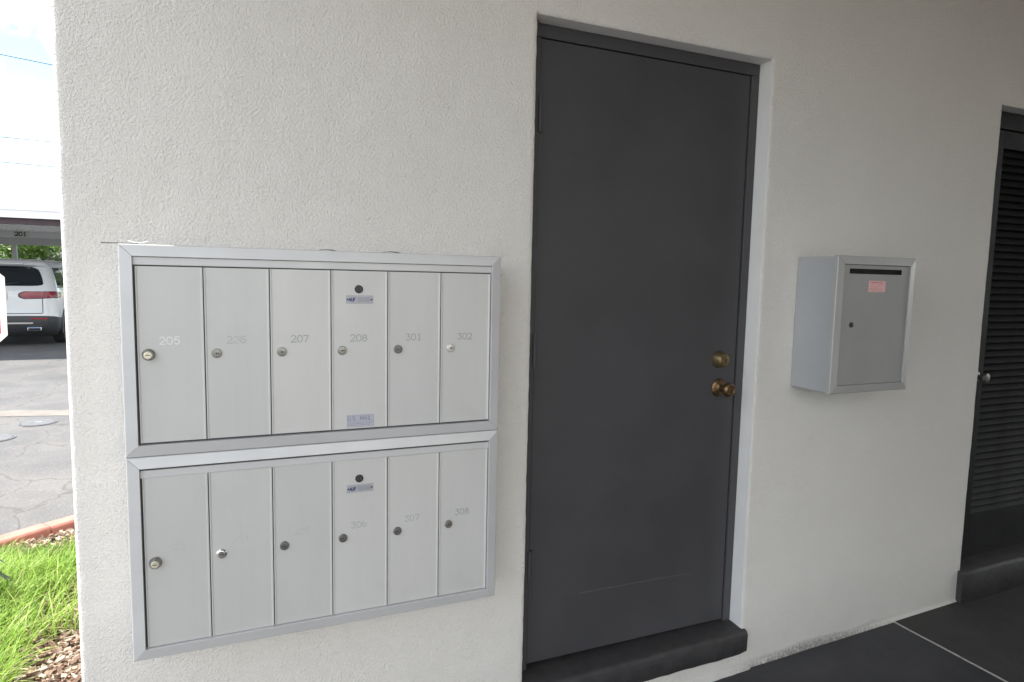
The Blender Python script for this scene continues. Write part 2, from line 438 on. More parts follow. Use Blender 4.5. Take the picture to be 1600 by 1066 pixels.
def lettering(mb, text, x, z, h, w, y, t=0.0005, drop=0.0, mi=0, seed=0, aspect=1.0, lean=0.0, gap=0.0):
    """thin ribbons standing t proud of the plane y (facing -y); drop = share of worn away strokes"""
    rr = random.Random(seed)
    cx = x
    for ch in text:
        for pl in GL.get(ch, []):
            for (a, b), (c, d) in zip(pl, pl[1:]):
                if rr.random() < drop: continue
                p = Vector((cx + (a + lean * b) * h * aspect, z + b * h)); q = Vector((cx + (c + lean * d) * h * aspect, z + d * h))
                dd = (q - p)
                if dd.length < 1e-6: continue
                dd = dd.normalized() * w * 0.35; n = Vector((-dd.y, dd.x)).normalized() * w / 2
                P = [p - dd + n, p - dd - n, q + dd - n, q + dd + n]
                mb.prism([(k.x, k.y) for k in P], 1, y, y - t * (0.8 + 0.4 * rr.random()), mi)
        cx += (ADV.get(ch, .8) + gap) * h * aspect
    return cx

# ------------------------------------------------------------------ ground
mb = MB()
mb.add([(-400, -400, -.1), (400, -400, -.1), (400, 400, -.1), (-400, 400, -.1)], [(0, 1, 2, 3)])
struct(mb.build('parking_lot', 'asphalt', fixn=False))

def sheet(name, poly, z, mat):
    b = MB(); b.add([(x, y, z) for x, y in poly], [tuple(range(len(poly)))])
    return struct(b.build(name, mat))
# pale drainage strip and a relaid patch of asphalt
nstrip = 90
strip_a = [(-14 + 20 * i / nstrip, 9.05 - 4.95 * i / nstrip + .05 * nz3(i, 0, 0, .9) + .10 * nz3(i, 5, 0, .17)) for i in range(nstrip + 1)]
strip_b = [(x, 9.05 - 4.95 * i / nstrip + .36 + .06 * nz3(i, 9, 0, .8) + .12 * nz3(i, 2, 0, .2)) for i, (x, y) in enumerate(strip_a)]
b = MB(); b.add([(x, y, -.096) for x, y in strip_a + strip_b], [(i, i + 1, i + nstrip + 2, i + nstrip + 1) for i in range(nstrip)])
struct(b.build('concrete_strip', 'concrete'))

# planting bed
bed = [(-1.2, -0.35), (-1.2, 3.08), (-1.66, 2.73), (-2.05, 2.41), (-2.5, 2.02), (-2.9, 1.5), (-3.1, 0.8), (-3.1, -0.35)]
sheet('planting_bed', bed, -.085, 'soil')

# walkway: a pale joint bed with two charcoal slabs in it
def fz(x): return .034 * (x - 1.62)
root = MB()
def slab(mbx, x0, x1, y0, y1, top, bot, mi=0, n=10):
    xs = [x0 + (x1 - x0) * i / n for i in range(n + 1)]
    vs = []
    for x in xs:
        for y, dz in ((y0, top), (y1, top), (y1, bot), (y0, bot)):
            vs.append((x, y, fz(x) + dz))
    fs = []
    for i in range(n):
        a = i * 4; b = a + 4
        for k in range(4): fs.append((a + k, b + k, b + (k + 1) % 4, a + (k + 1) % 4))
    fs += [(0, 1, 2, 3), (n * 4 + 3, n * 4 + 2, n * 4 + 1, n * 4)]
    mbx.add(vs, fs, mi)
slab(root, -1.3, 6.5, -6.0, 0.30, -.0012, -.16)
walkway = struct(root.build('walkway', 'grout'))
for x0, x1, mt in ((-1.3, 0.255, 'slab_smooth'), (0.262, 1.7465, 'slab_smooth'), (1.7555, 6.5, 'slab_rough')):
    b = MB(); slab(b, x0, x1, -6.0, -0.004, 0.0, -.02)
    b.build('paving_slab', mt, walkway, bevel=.0008, seg=1)

b = MB(); vs, fs = [], []
for i in range(161):
    y = -.004 - 3.0 * i / 160
    w0 = .0055 + .0022 * nz3(y, 1, 0, 18) + .0014 * nz3(y, 2, 0, 70); w1 = .0055 + .0022 * nz3(y, 5, 0, 18) + .0014 * nz3(y, 6, 0, 70)
    c = 1.751 + .0015 * nz3(y, 8, 0, 6)
    vs += [(c - w0, y, fz(c) + .0008), (c, y, fz(c) + .0016), (c + w1, y, fz(c) + .0008)]
    if i: fs += [(3 * i - 3, 3 * i - 2, 3 * i + 1, 3 * i), (3 * i - 2, 3 * i - 1, 3 * i + 2, 3 * i + 1)]
b.add(vs, fs); b.build('grout_joint', 'grout', walkway, smooth=True)

# ------------------------------------------------------------------ building
bld = thing('apartment_building', 'off-white stucco apartment building with two charcoal doors', 'building')
X0, XC = -1.205, -1.205
OP1 = (0.0, 0.9085, 2.225)
OP2 = (2.184, 3.10, 2.225)
def axis_pts(a, b, step, extra):
    pts = list(np.arange(a, b + step * .5, step)); pts[-1] = b
    pts = [p for p in pts if all(abs(p - e) > step * .35 for e in extra)] + [e for e in extra]
    return sorted(set(round(p, 5) for p in pts))
xs = axis_pts(X0, 3.3, .014, [X0, X0 + .003, X0 + .008, OP1[0], OP1[0] + -.004, OP1[1], OP1[1] + .004, OP2[0], OP2[0] - .004, OP2[1], 3.3])
zs = axis_pts(-.18, 2.8, .016, [-.18, OP1[2], OP1[2] + .004, 2.8])
def inop(x, z): return any(o[0] < x < o[1] and z < o[2] for o in (OP1, OP2))
vid = {}; V = []; Fc = []
def wob(x, y, z, k): return nz3(x, y, z, k)
def wall_y(x, z):
    y = .0016 * wob(x, 3.1, z, 6) + .0009 * wob(x, 8.7, z, 22)
    d = x - X0
    if d < .009: y += max(0, (.009 - d)) * .8 + .0018 * wob(1.3, 2.2, z, 55)
    for o in (OP1, OP2):
        if z < o[2] + .003:
            for e, s in ((o[0], -1), (o[1], 1)):
                if abs(x - e) < 1e-4: y += .004 + .0012 * wob(x, 5, z, 40)
        if abs(z - o[2]) < 1e-4 and o[0] - .001 <= x <= o[1] + .001: y += .004 + .0012 * wob(x, 9, z, 40)
    return y
def vtx(i, j):
    if (i, j) not in vid:
        x, z = xs[i], zs[j]
        vid[(i, j)] = len(V)
        dx = 0
        if i == 0: dx = .0016 * wob(4.4, 1.2, z, 45)
        for o in (OP1, OP2):
            for e in (o[0], o[1]):
                if abs(x - e) < 1e-4 and z < o[2]: dx = .0012 * wob(7.1, e, z, 30)
        V.append((x + dx, wall_y(x, z), z))
    return vid[(i, j)]
for i in range(len(xs) - 1):
    for j in range(len(zs) - 1):
        if inop((xs[i] + xs[i + 1]) / 2, (zs[j] + zs[j + 1]) / 2): continue
        Fc.append((vtx(i, j), vtx(i + 1, j), vtx(i + 1, j + 1), vtx(i, j + 1)))
b = MB(); b.add(V, Fc); b.m = [1 if V[f[0]][2] < .34 and V[f[0]][0] > -.3 else 0 for f in Fc]
wall = b.build('wall', ['stucco', 'stucco_foot'], bld, smooth=True, fixn=False)
# far stretch of the same wall, and end wall round the corner
b = MB(); b.add([(3.3, 0.001, -.18), (6.5, 0.001, -.18), (6.5, 0.001, 2.8), (3.3, 0.001, 2.8)], [(0, 1, 2, 3)])
b.build('wall', 'stucco', bld, fixn=False)
zz = [z for z in zs]
ev, ef = [], []
for k, z in enumerate(zz):
    ev.append((X0 + .0016 * wob(4.4, 1.2, z, 45), wall_y(X0, z), z)); ev.append((X0 - .004, .02, z)); ev.append((X0 - .004, 6.5, z))
    if k:
        a = (k - 1) * 3; c = k * 3
        ef += [(a, c, c + 1, a + 1), (a + 1, c + 1, c + 2, a + 2)]
b = MB(); b.add(ev, ef)
b.build('end_wall', 'stucco', bld, smooth=True, fixn=True)
WING_X, WING_Y = 0.9, -3.0
# storeys above, roof, walkway ceiling
b = MB(); b.box(X0 - .004, 6.5, 0.0, 6.5, 2.98, 8.4); b.box(X0 - .004, 6.5, .25, 6.5, 2.8, 2.98); b.build('upper_storeys', 'stucco', bld)
b = MB(); b.box(X0 - .25, 6.75, -2.6, 6.75, 8.4, 8.6); b.build('roof', 'roofing', bld)
b = MB(); b.box(X0 - .1, 6.5, -3.3, .25, 2.79, 2.98); b.build('ceiling_slab', 'ceiling', bld, bevel=.01)
# unseen wing across the walkway, added to darken the wall's right end
b = MB(); b.box(WING_X, 6.5, -6.0, WING_Y, -.18, 2.789); b.build('added_shade_wing', 'tan_stucco', bld)

def reveals(o, mat):
    b = MB()
    x0, x1, zt = o
    n = 60
    # right reveal, left reveal, soffit: strips that start on the rounded arris
    for e in (x0, x1):
        vs, fs = [], []
        k = 0
        for z in [z for z in zs if z <= zt + 1e-6]:
            vs += [(e + .0012 * wob(7.1, e, z, 30) * (z < zt), wall_y(e, z), z), (e, .055, z), (e, .12, z)]
            if k:
                a = (k - 1) * 3; c = k * 3
                fs += [(a, a + 1, c + 1, c), (a + 1, a + 2, c + 2, c + 1)]
            k += 1
        b.add(vs, fs)
    vs, fs = [], []; k = 0
    for x in [x for x in xs if x0 - 1e-6 <= x <= x1 + 1e-6]:
        vs += [(x, wall_y(x, zt), zt), (x, .055, zt), (x, .12, zt)]
        if k:
            a = (k - 1) * 3; c = k * 3
            fs += [(a, c, c + 1, a + 1), (a + 1, c + 1, c + 2, a + 2)]
        k += 1
    b.add(vs, fs)
    o_ = b.build('door_reveal', mat, bld, smooth=True, auto=40)
    return o_
reveals(OP1, 'smooth_stucco'); reveals(OP2, 'smooth_stucco')

# ---- charcoal service door
def frame_parts(o, jl, jr, hd, yf, mt='door'):
    x0, x1, zt = o
    b = MB(); b.box(x0, x0 + jl, yf, yf + .07, -.05, zt - hd); b.build('door_jamb', mt, bld, bevel=.002)
    b = MB(); b.box(x1 - jr, x1, yf, yf + .07, -.05, zt - hd); b.build('door_jamb', mt, bld, bevel=.002)
    b = MB(); b.box(x0, x1, yf, yf + .07, zt - hd + .0006, zt); b.build('door_head', mt, bld, bevel=.002)
    b = MB(); b.box(x0, x1, yf + .07, yf + .09, -.05, zt); b.build('door_stop', 'gap', bld)
frame_parts(OP1, .0425, .0335, .0415, .062)
b = MB(); b.box(.0455, .8718, .068, .112, .150, 2.1822)
door1 = tag(b.build('service_door', 'door', bld, bevel=.002), 'plain charcoal slab door with brass deadbolt and knob')
for z0, z1 in ((1.900, 2.012), (1.165, 1.270), (.438, .548)):
    b = MB()
    b.lathe((.044, .0625, z0), (0, 0, 1), [(0, .0078), (z1 - z0, .0078)], 14)
    for q in (1, 2, 3, 4):
        b.lathe((.044, .0625, z0 + (z1 - z0) * q / 5 - .0006), (0, 0, 1), [(0, .0082), (.0012, .0082)], 14)
    b.box(.046, .064, .0652, .0684, z0 + .002, z1 - .002)
    b.build('hinge', 'door', door1, smooth=True, auto=35)
b = MB()
b.lathe((.795, .0685, 1.165), (0, -1, 0), [(0, .0315), (.003, .0318), (.012, .029), (.032, .0225), (.0345, .0205)], 32)
db = b.build('deadbolt', 'brass', door1, smooth=True, auto=35)
b = MB(); b.lathe((.795, .0345, 1.165), (0, -1, 0), [(0, .0165), (.0026, .0165), (.0032, .0145)], 28); b.box(.7938, .7962, .0305, .032, 1.157, 1.172, 1)
db_face = b.build('deadbolt_face', ['palebrass', 'gap'], door1, smooth=True, auto=35)
db_face.data.materials[0] = M['brass']
b = MB()
b.lathe((.80, .0685, 1.060), (0, -1, 0), [(0, .0335), (.003, .034), (.007, .031), (.009, .024), (.0105, .0245), (.013, .017), (.016, .0125), (.036, .0115), (.040, .016), (.046, .0235), (.054, .0262), (.062, .0252), (.068, .0205), (.0695, .017), (.0685, .013), (.0675, .0125)], 36)
b.build('door_knob', 'bronze', door1, smooth=True, auto=50)
b = MB(); b.box(.7988, .8012, .0008, .0022, 1.053, 1.067); b.build('keyway', 'gap', door1)
b = MB()
for a, z in ((.238, .3655), (.36, .3640), (.48, .3630), (.60, .3615)):
    b.box(a, a + .1255, .0675, .0681, z - .0012, z + .0012)
b.build('scratch', vary('scuffed_paint', c4(0.10), 0.6, var=0.3, scale=90), door1)
# threshold
def sill(o, zt, zb, x0, x1, yf):
    b = MB()
    n = 26
    prof = [(.10, zb), (yf + .004, zb), (yf, zb + .004), (yf - .001, zt - .014), (yf + .004, zt - .004), (yf + .013, zt), (.05, zt + .004), (.10, zt + .005)]
    vs, fs = [], []
    for i in range(n + 1):
        x = x0 + (x1 - x0) * i / n
        e = min(i, n - i)
        s = .010 if e == 0 else (.003 if e == 1 else 0)
        for (y, z) in prof:
            j = .0022 * wob(x, y, z, 14) + .001 * wob(x, y, z, 60)
            yy = y + (s if y < 0.03 else 0) + j
            zz_ = z + fz(x) * .35 - (s * .5 if z > zb + .02 else 0) + j
            vs.append((x, yy, zz_))
    k = len(prof)
    for i in range(n):
        for q in range(k): fs.append((i * k + q, (i + 1) * k + q, (i + 1) * k + (q + 1) % k, i * k + (q + 1) % k))
    fs += [tuple(range(k)), tuple(n * k + q for q in range(k))[::-1]]
    b.add(vs, fs)
    return b.build('door_sill', 'sill', bld, smooth=True, auto=50)
sill(OP1, .150, .062, -.018, .924, -.030)
# stucco below the threshold
b = MB()
vs, fs = [], []
n = 40
for i in range(n + 1):
    x = 0.0 + .9085 * i / n
    vs += [(x, .001 + .003 * wob(x, 1, 1, 20), fz(x) - .05), (x, -.002 + .004 * wob(x, 2, 1, 20), fz(x) + .03), (x, .004, .10), (x, .05, .12)]
    if i: fs += [((i - 1) * 4 + q, i * 4 + q, i * 4 + q + 1, (i - 1) * 4 + q + 1) for q in range(3)]
b.add(vs, fs); b.build('sill_bed', 'stucco_foot', bld, smooth=True)
# rough strip of mortar where wall and floor meet
b = MB(); vs, fs = [], []; n = 150
for i in range(n + 1):
    x = -.4 + 2.58 * i / n
    d = .007 + .004 * wob(x, 0, 0, 5) + .002 * wob(x, 4, 0, 25) + (.010 if x < .95 else 0)
    if x > 1.75: d = .004
    vs += [(x, -d - .006, fz(x) - .002), (x, -d, fz(x) + .004 + .002 * wob(x, 7, 0, 40)), (x, -d * .3, fz(x) + .010 + .004 * wob(x, 3, 0, 18)), (x, .004, fz(x) + .022)]
    if i: fs += [((i - 1) * 4 + q, i * 4 + q, i * 4 + q + 1, (i - 1) * 4 + q + 1) for q in range(3)]
b.add(vs, fs); b.build('mortar_fillet', 'stucco_foot', bld, smooth=True)
# rusty stub in the top corner of the opening
b = MB(); b.lathe((.013, .045, 2.214), (0, -1, 0), [(0, .010), (.004, .0105), (.010, .0085), (.014, .004)], 10); b.box(.003, .022, .044, .060, 2.200, 2.222)
b.build('rusty_bracket', 'rust', bld, bevel=.001)

# ---- louvred door
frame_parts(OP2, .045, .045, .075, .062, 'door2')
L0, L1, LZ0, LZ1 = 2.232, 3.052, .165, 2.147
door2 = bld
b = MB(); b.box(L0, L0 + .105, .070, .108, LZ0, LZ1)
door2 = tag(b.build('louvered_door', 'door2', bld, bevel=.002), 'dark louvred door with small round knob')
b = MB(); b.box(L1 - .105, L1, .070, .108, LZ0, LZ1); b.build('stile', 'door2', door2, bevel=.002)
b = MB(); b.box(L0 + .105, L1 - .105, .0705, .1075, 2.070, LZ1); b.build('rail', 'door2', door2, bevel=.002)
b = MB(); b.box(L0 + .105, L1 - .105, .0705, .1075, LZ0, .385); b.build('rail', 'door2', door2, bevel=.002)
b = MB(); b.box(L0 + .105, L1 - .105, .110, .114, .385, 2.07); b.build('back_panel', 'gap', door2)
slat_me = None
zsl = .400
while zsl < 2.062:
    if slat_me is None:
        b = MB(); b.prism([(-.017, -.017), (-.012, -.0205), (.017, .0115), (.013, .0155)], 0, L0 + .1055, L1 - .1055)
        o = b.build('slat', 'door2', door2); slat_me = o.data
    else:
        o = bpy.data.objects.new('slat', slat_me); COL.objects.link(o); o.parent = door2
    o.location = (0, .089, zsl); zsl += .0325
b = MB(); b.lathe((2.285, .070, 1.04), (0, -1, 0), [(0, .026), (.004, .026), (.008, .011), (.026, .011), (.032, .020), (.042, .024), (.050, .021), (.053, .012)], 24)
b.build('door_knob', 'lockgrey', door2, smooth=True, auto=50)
sill(OP2, .160, .012, 2.166, 3.12, -.034)

# ------------------------------------------------------------------ mailbox banks
YD = -.120
def mitre_frame(x0, x1, z0, z1, w, yo, yi, yb, parent, mat):
    """four mitred rails, face sloping from yo (outer) to yi (inner)"""
    O = [(x0, z0), (x1, z0), (x1, z1), (x0, z1)]
    I = [(x0 + w, z0 + w), (x1 - w, z0 + w), (x1 - w, z1 - w), (x0 + w, z1 - w)]
    lip = .0022
    for k in range(4):
        a, c = O[k], O[(k + 1) % 4]; ia, ic = I[k], I[(k + 1) % 4]
        d = Vector((c[0] - a[0], 0, c[1] - a[1])).normalized() * .00025
        def P(p, y, s): return (p[0] + d.x * s, y, p[1] + d.z * s)
        la = (a[0] + (ia[0] - a[0]) * lip / w, a[1] + (ia[1] - a[1]) * lip / w); lc = (c[0] + (ic[0] - c[0]) * lip / w, c[1] + (ic[1] - c[1]) * lip / w)
        vs = [P(a, yb, 1), P(a, yo, 1), P(la, yo - .0016, 1), P(ia, yi, 1), P(ia, yb, 1), P(c, yb, -1), P(c, yo, -1), P(lc, yo - .0016, -1), P(ic, yi, -1), P(ic, yb, -1)]
        fs = [(q, (q + 1) % 5, (q + 1) % 5 + 5, q + 5) for q in range(5)] + [(0, 1, 2, 3, 4), (9, 8, 7, 6, 5)]
        b = MB(); b.add(vs, fs); b.build('trim_rail', mat, parent, bevel=.0006, seg=1)

def make_lock(kind, x, z, parent, y=YD):
    b = MB()
    if kind == 'tall':      # proud brass-faced cylinder
        b.lathe((x, y, z), (0, -1, 0), [(0, .0135), (.002, .0138), (.0035, .0125), (.013, .0115), (.0145, .0102)], 24, 0)
        b.lathe((x, y - .0145, z), (0, -1, 0), [(0, .0084), (.0012, .0084), (.0018, .0076)], 20, 1)
        b.box(x - .0052, x + .0052, y - .0168, y - .0158, z - .0009, z + .0009, 2)
        o = b.build('lock', ['nickel', 'palebrass', 'blacksoft'], parent, smooth=True, auto=35)
    elif kind == 'ring':    # bright ring
        b.lathe((x, y, z), (0, -1, 0), [(0, .0125), (.003, .0122), (.0055, .0095), (.0060, .0080)], 24, 0)
        b.lathe((x, y - .005, z), (0, -1, 0), [(0, .0075), (.0016, .0072)], 20, 1)
        b.box(x - .001, x + .005, y - .0074, y - .0064, z - .0012, z + .0012, 2)
        o = b.build('lock', ['chrome', 'nickel', 'blacksoft'], parent, smooth=True, auto=35)
    else:
        mt = {'grey': 'lockgrey', 'nick': 'nickel', 'pale': 'silver'}[kind]
        b.lathe((x, y, z), (0, -1, 0), [(0, .0112), (.0035, .0110), (.0048, .0098), (.0050, .0080)], 24, 0)
        s = 1 if kind != 'grey' else -1
        b.box(min(x, x + s * .0068), max(x, x + s * .0068), y - .0056, y - .0047, z - .0010, z + .0010, 1)
        b.lathe((x, y - .0046, z), (0, -1, 0), [(0, .0022), (.0009, .0022)], 10, 1)
        o = b.build('lock', [mt, 'blacksoft'], parent, smooth=True, auto=35)
    return o

DIV = [-1.0465, -.9035, -.7575, -.6120, -.4675, -.3235, -.1795]
def bank(label, zo0, zo1, ztop_in, z0, z1, nums, locks, numh, mats, drops, zlock, plate_z):
    t = thing('mailbox_bank', label, 'mailbox', (-.6125, 0, zo0), group='mailbox banks on the stucco wall')
    bx = MB(); ox, oz = -.6125, zo0
    def L(b):   # to the thing's own origin
        b.v = [(x - ox, y, z - oz) for x, y, z in b.v]; return b
    L(bx.box(-1.068, -.157, -.108, -.0005, zo0 + .006, zo1 - .006)); bx.build('housing', 'alu', t, bevel=.002)
    b = MB(); b.box(-1.050, -.175, -.1135, -.1082, zo0 + .024, zo1 - .024); L(b).build('back_panel', 'blacksoft', t)
    # trim: build in world numbers, then shift
    before = set(bpy.data.objects)
    mitre_frame(-1.0745, -.1515, zo0, zo1, .0272, -.1225, -.1285, -.107, t, 'alu')
    for o in set(bpy.data.objects) - before:
        o.data.transform(Matrix.Translation((-ox, 0, -oz)))
    b = MB(); b.box(-1.0472, -.1788, -.1205, -.110, ztop_in - .0195, ztop_in - .0010); b.box(-1.0472, -.1788, -.1215, -.1205, ztop_in - .0190, ztop_in - .0172)
    L(b).build('header_strip', 'alu', t, bevel=.0005, seg=1)
    for i in range(6):
        x0, x1 = DIV[i] + .0010, DIV[i + 1] - .0012
        b = MB()
        # door leaf: flat panel with folded ribs on both long edges
        if i == 0: x0 += .0022
        prof = [(x0, -.112), (x0, -.1208), (x0 + .0006, -.1215), (x0 + .0026, -.1215), (x0 + .0040, -.1203), (x0 + .0060, -.1200),
                (x1 - .0060, -.1200), (x1 - .0044, -.1204), (x1 - .0030, -.1214), (x1 - .0006, -.1214), (x1, -.1207), (x1, -.112)]
        zz0, zz1 = z0 + rnd.uniform(-.0004, .0004), z1 + rnd.uniform(-.0004, .0004)
        n = len(prof)
        b.add([(x, y, zz0) for x, y in prof] + [(x, y, zz1) for x, y in prof],
              [tuple(range(n)), tuple(range(n, 2 * n))[::-1]] + [(k, k + n, (k + 1) % n + n, (k + 1) % n) for k in range(n)])
        d = L(b).build('mailbox_door', 'aludoor', t)
        d['label'] = 'narrow aluminium mailbox door numbered ' + nums[i]
        lx = DIV[i] + (.0255 if i < 1 else .0245 + .0007 * i)
        lz = zlock[i]
        o = make_lock(locks[i], lx, lz, d); o.data.transform(Matrix.Translation((-ox, 0, -oz)))
        b = MB(); tx = DIV[i] + .0475
        lettering(b, nums[i], tx, lz + .0225, numh, .0022, -.1199, .0004, drops[i], 0, seed=int(nums[i]), aspect=1.02)
        if b.f: L(b).build('number', mats[i], d)
        if i == 3:
            px, pz = -.5405, plate_z
            b = MB(); b.lathe((px - .002, YD, pz + .0265), (0, -1, 0), [(0, .0105), (.0022, .0103), (.0028, .0086), (.0018, .0082)], 24, 0)
            b.lathe((px - .002, YD - .0016, pz + .0265), (0, -1, 0), [(0, .0080), (.0006, .0078)], 20, 1)
            b.box(px - .0032, px - .0008, YD - .0032, YD - .0022, pz + .0215, pz + .0325, 0)
            L(b).build('master_lock', ['black', 'blacksoft'], d, smooth=True, auto=35)
            b = MB(); b.box(px - .035, px + .035, YD - .0012, YD, pz - .0105, pz + .0105); L(b).build('nameplate', 'plate', d, bevel=.0005, seg=1)
            b = MB()
            for s in (-1, 1):
                b = MB(); b.lathe((px + s * .0305, YD - .0011, pz), (0, -1, 0), [(0, .0024), (.0012, .0020)], 10)
                L(b).build('rivet', 'black', d)
            b = MB(); lettering(b, 'AUF', px - .0275, pz - .0045, .0085, .0021, YD - .0012, .0002, 0, 0, 3, aspect=.95, gap=-.06)
            L(b).build('logo_print', 'blueprint', d)
            b = MB(); rr = random.Random(5)
            for q, zq in enumerate((.0045, .0015, -.0015, -.0045)):
                xx = px - .0055
                while xx < px + .0255:
                    w = rr.uniform(.0018, .0052)
                    b.box(xx, xx + w, YD - .0014, YD - .0012, pz + zq - .0007, pz + zq + .0007); xx += w + .0011
            L(b).build('fine_print', 'greyprint', d)
    return t

up_bank = bank('upper aluminium mailbox bank with six doors 205 to 302', 1.0145, 1.5055, 1.4785, 1.0465, 1.4565,
     ['205', '206', '207', '208', '301', '302'], ['tall', 'nick', 'nick', 'nick', 'grey', 'pale'], .0185,
     ['whitefill', 'faintfill', 'greyfill', 'greyfill', 'greyfill', 'greyfill'], [0, .25, .05, 0, 0, 0],
     [1.2535, 1.2532, 1.2528, 1.2525, 1.2525, 1.2525], 1.3835)
lo_bank = bank('lower aluminium mailbox bank with six doors ending in 306, 307, 308', .5180, 1.0135, .9815, .5465, .9620,
     ['303', '304', '305', '306', '307', '308'], ['tall', 'ring', 'grey', 'grey', 'grey', 'nick'], .0175,
     ['ghostfill', 'ghostfill', 'ghostfill', 'faintfill', 'faintfill', 'greyfill'], [.72, .6, .45, .15, .1, .08],
     [.7555, .7555, .7545, .7540, .7535, .7540], .8845)
# U.S. MAIL sticker at the foot of door 208
d208 = [o for o in up_bank.children if o.name.startswith('mailbox_door')][3]
ox, oz = -.6125, 1.0145
b = MB(); b.box(-.5740, -.5040, YD - .0006, YD, 1.0500, 1.0820); b.v = [(x - ox, y, z - oz) for x, y, z in b.v]; b.build('sticker', 'plate2', d208)
b = MB()
lettering(b, 'U.S.', -.5715, 1.0665, .0125, .0016, YD - .0006, .0002, 0, 0, 1, aspect=.86)
lettering(b, 'MAIL', -.5400, 1.0665, .0125, .0016, YD - .0006, .0002, 0, 0, 1, aspect=.90)
rr = random.Random(9)
for zq, xe in ((1.0620, -.5070), (1.0585, -.5075), (1.0550, -.5150)):
    xx = -.5710
    while xx < xe:
        w = rr.uniform(.0015, .0050); b.box(xx, min(xe, xx + w), YD - .0008, YD - .0006, zq - .0006, zq + .0006); xx += w + .0010
for q in ((-.5738, -.5042, 1.0810, 1.0817), (-.5738, -.5042, 1.0503, 1.0509), (-.5738, -.5731, 1.0503, 1.0817), (-.5049, -.5042, 1.0503, 1.0817)):
    b.box(q[0], q[1], YD - .0008, YD - .0006, q[2], q[3])
b.v = [(x - ox, y, z - oz) for x, y, z in b.v]; b.build('sticker_print', 'violetprint', d208)

# loose bits lying on the upper bank
b = MB(); b.box(-1.1085, -1.0350, -.1120, -.1085, 1.4998 + .0010, 1.5022 + .0010)
b.v = [(x, y, z + .0046) for x, y, z in b.v]
b.build('metal_strip', 'lockgrey')
tag(bpy.data.objects['metal_strip'], 'thin dark metal strip sticking out past the upper mailbox corner', 'metal strip')
b = MB()
vs, fs = [], []
for i in range(13):
    t = i / 12; x = -1.055 + .041 * t
    z = 1.5072 + .0050 * (1 - t) ** 2 + .0050 * t - .0030 * math.sin(t * 3.14)
    for y in (-.118, -.096): vs += [(x, y, z), (x, y, z + .0018)]
    if i:
        a = (i - 1) * 4; c = i * 4
        fs += [(a, c, c + 2, a + 2), (a + 1, a + 3, c + 3, c + 1), (a, a + 1, c + 1, c), (a + 2, c + 2, c + 3, a + 3)]
fs += [(0, 2, 3, 1), (48, 49, 51, 50)]
b.add(vs, fs)
tag(b.build('bent_metal_tab', 'chrome', smooth=True, auto=40), 'bent shiny metal tab on top of the upper mailboxes above door 205', 'metal tab')
for cx, w, lab in ((-.6190, .040, 'curved thin metal tab on the mailbox top above door 207'), (-.4560, .044, 'flat curved metal tab on the mailbox top above door 301')):
    vs, fs = [], []
    for i in range(11):
        t = i / 10 * 2 - 1; x = cx + w / 2 * t; z = 1.5054 + .0028 * (1 - t * t)
        for y in (-.118, -.090): vs += [(x, y, z), (x, y, z + .0012)]
        if i:
            a = (i - 1) * 4; c = i * 4
            fs += [(a, c, c + 2, a + 2), (a + 1, a + 3, c + 3, c + 1), (a, a + 1, c + 1, c), (a + 2, c + 2, c + 3, a + 3)]
    fs += [(0, 2, 3, 1), (40, 41, 43, 42)]
    b = MB(); b.add(vs, fs)
    tag(b.build('curved_metal_tab', 'lockgrey', smooth=True, auto=40), lab, 'metal tab')

# ------------------------------------------------------------------ drop box
t = thing('drop_box', 'small grey wall drop box with slot and pink sticker', 'mailbox', (1.274, 0, 1.0625))
ox, oz = 1.274, 1.0625
def LB(b): b.v = [(x - ox, y, z - oz) for x, y, z in b.v]; return b
b = MB(); b.box(1.0795, 1.4690, -.166, -.0008, 1.0650, 1.5455); LB(b).build('body', 'box_side', t, bevel=.003)
before = set(bpy.data.objects)
mitre_frame(1.0771, 1.4714, 1.0624, 1.5482, .029, -.1765, -.1825, -.160, t, 'box_trim')
for o in set(bpy.data.objects) - before: o.data.transform(Matrix.Translation((-ox, 0, -oz)))
# door panel with a real slot
sx0, sx1, sz0, sz1 = 1.1375, 1.4010, 1.4865, 1.5045
px0, px1, pz0, pz1 = 1.1075, 1.4410, 1.0925, 1.5180
b = MB()
for (a, c, d, e) in ((px0, px1, pz0, sz0), (px0, px1, sz1, pz1), (px0, sx0, sz0, sz1), (sx1, px1, sz0, sz1)):
    b.add([(a, -.1765, d), (c, -.1765, d), (c, -.1765, e), (a, -.1765, e)], [(0, 1, 2, 3)])
b.add([(x, y, z) for y in (-.1764, -.168) for x, z in ((sx0, sz0), (sx1, sz0), (sx1, sz1), (sx0, sz1))], [(0, 4, 5, 1), (1, 5, 6, 2), (2, 6, 7, 3), (3, 7, 4, 0)], 1)
pdoor = LB(b).build('box_door', ['box_grey', 'gap'], t)
b = MB(); b.box(px0 - .002, px1 + .002, -.1672, -.1662, pz0 - .002, pz1 + .002); LB(b).build('inner_panel', 'gap', t)
b = MB(); b.box(px0 - .0012, px0 + .0004, -.1768, -.168, pz0, pz1); b.box(px0, px1, -.1768, -.168, pz1 - .0004, pz1 + .001); LB(b).build('door_gap', 'gap', pdoor)
b = MB(); b.lathe((1.1625, -.1764, 1.3070), (0, -1, 0), [(0, .0098), (.002, .0096), (.0026, .0078)], 20, 0); b.lathe((1.1625, -.1786, 1.3070), (0, -1, 0), [(0, .0072), (.0006, .007)], 18, 1)
LB(b).build('lock', ['blacksoft', 'black'], pdoor, smooth=True, auto=35)
b = MB(); b.box(1.2350, 1.3210, -.1771, -.1764, 1.4235, 1.4635); pst = LB(b).build('sticker', 'pink', pdoor)
b = MB(); rr = random.Random(3)
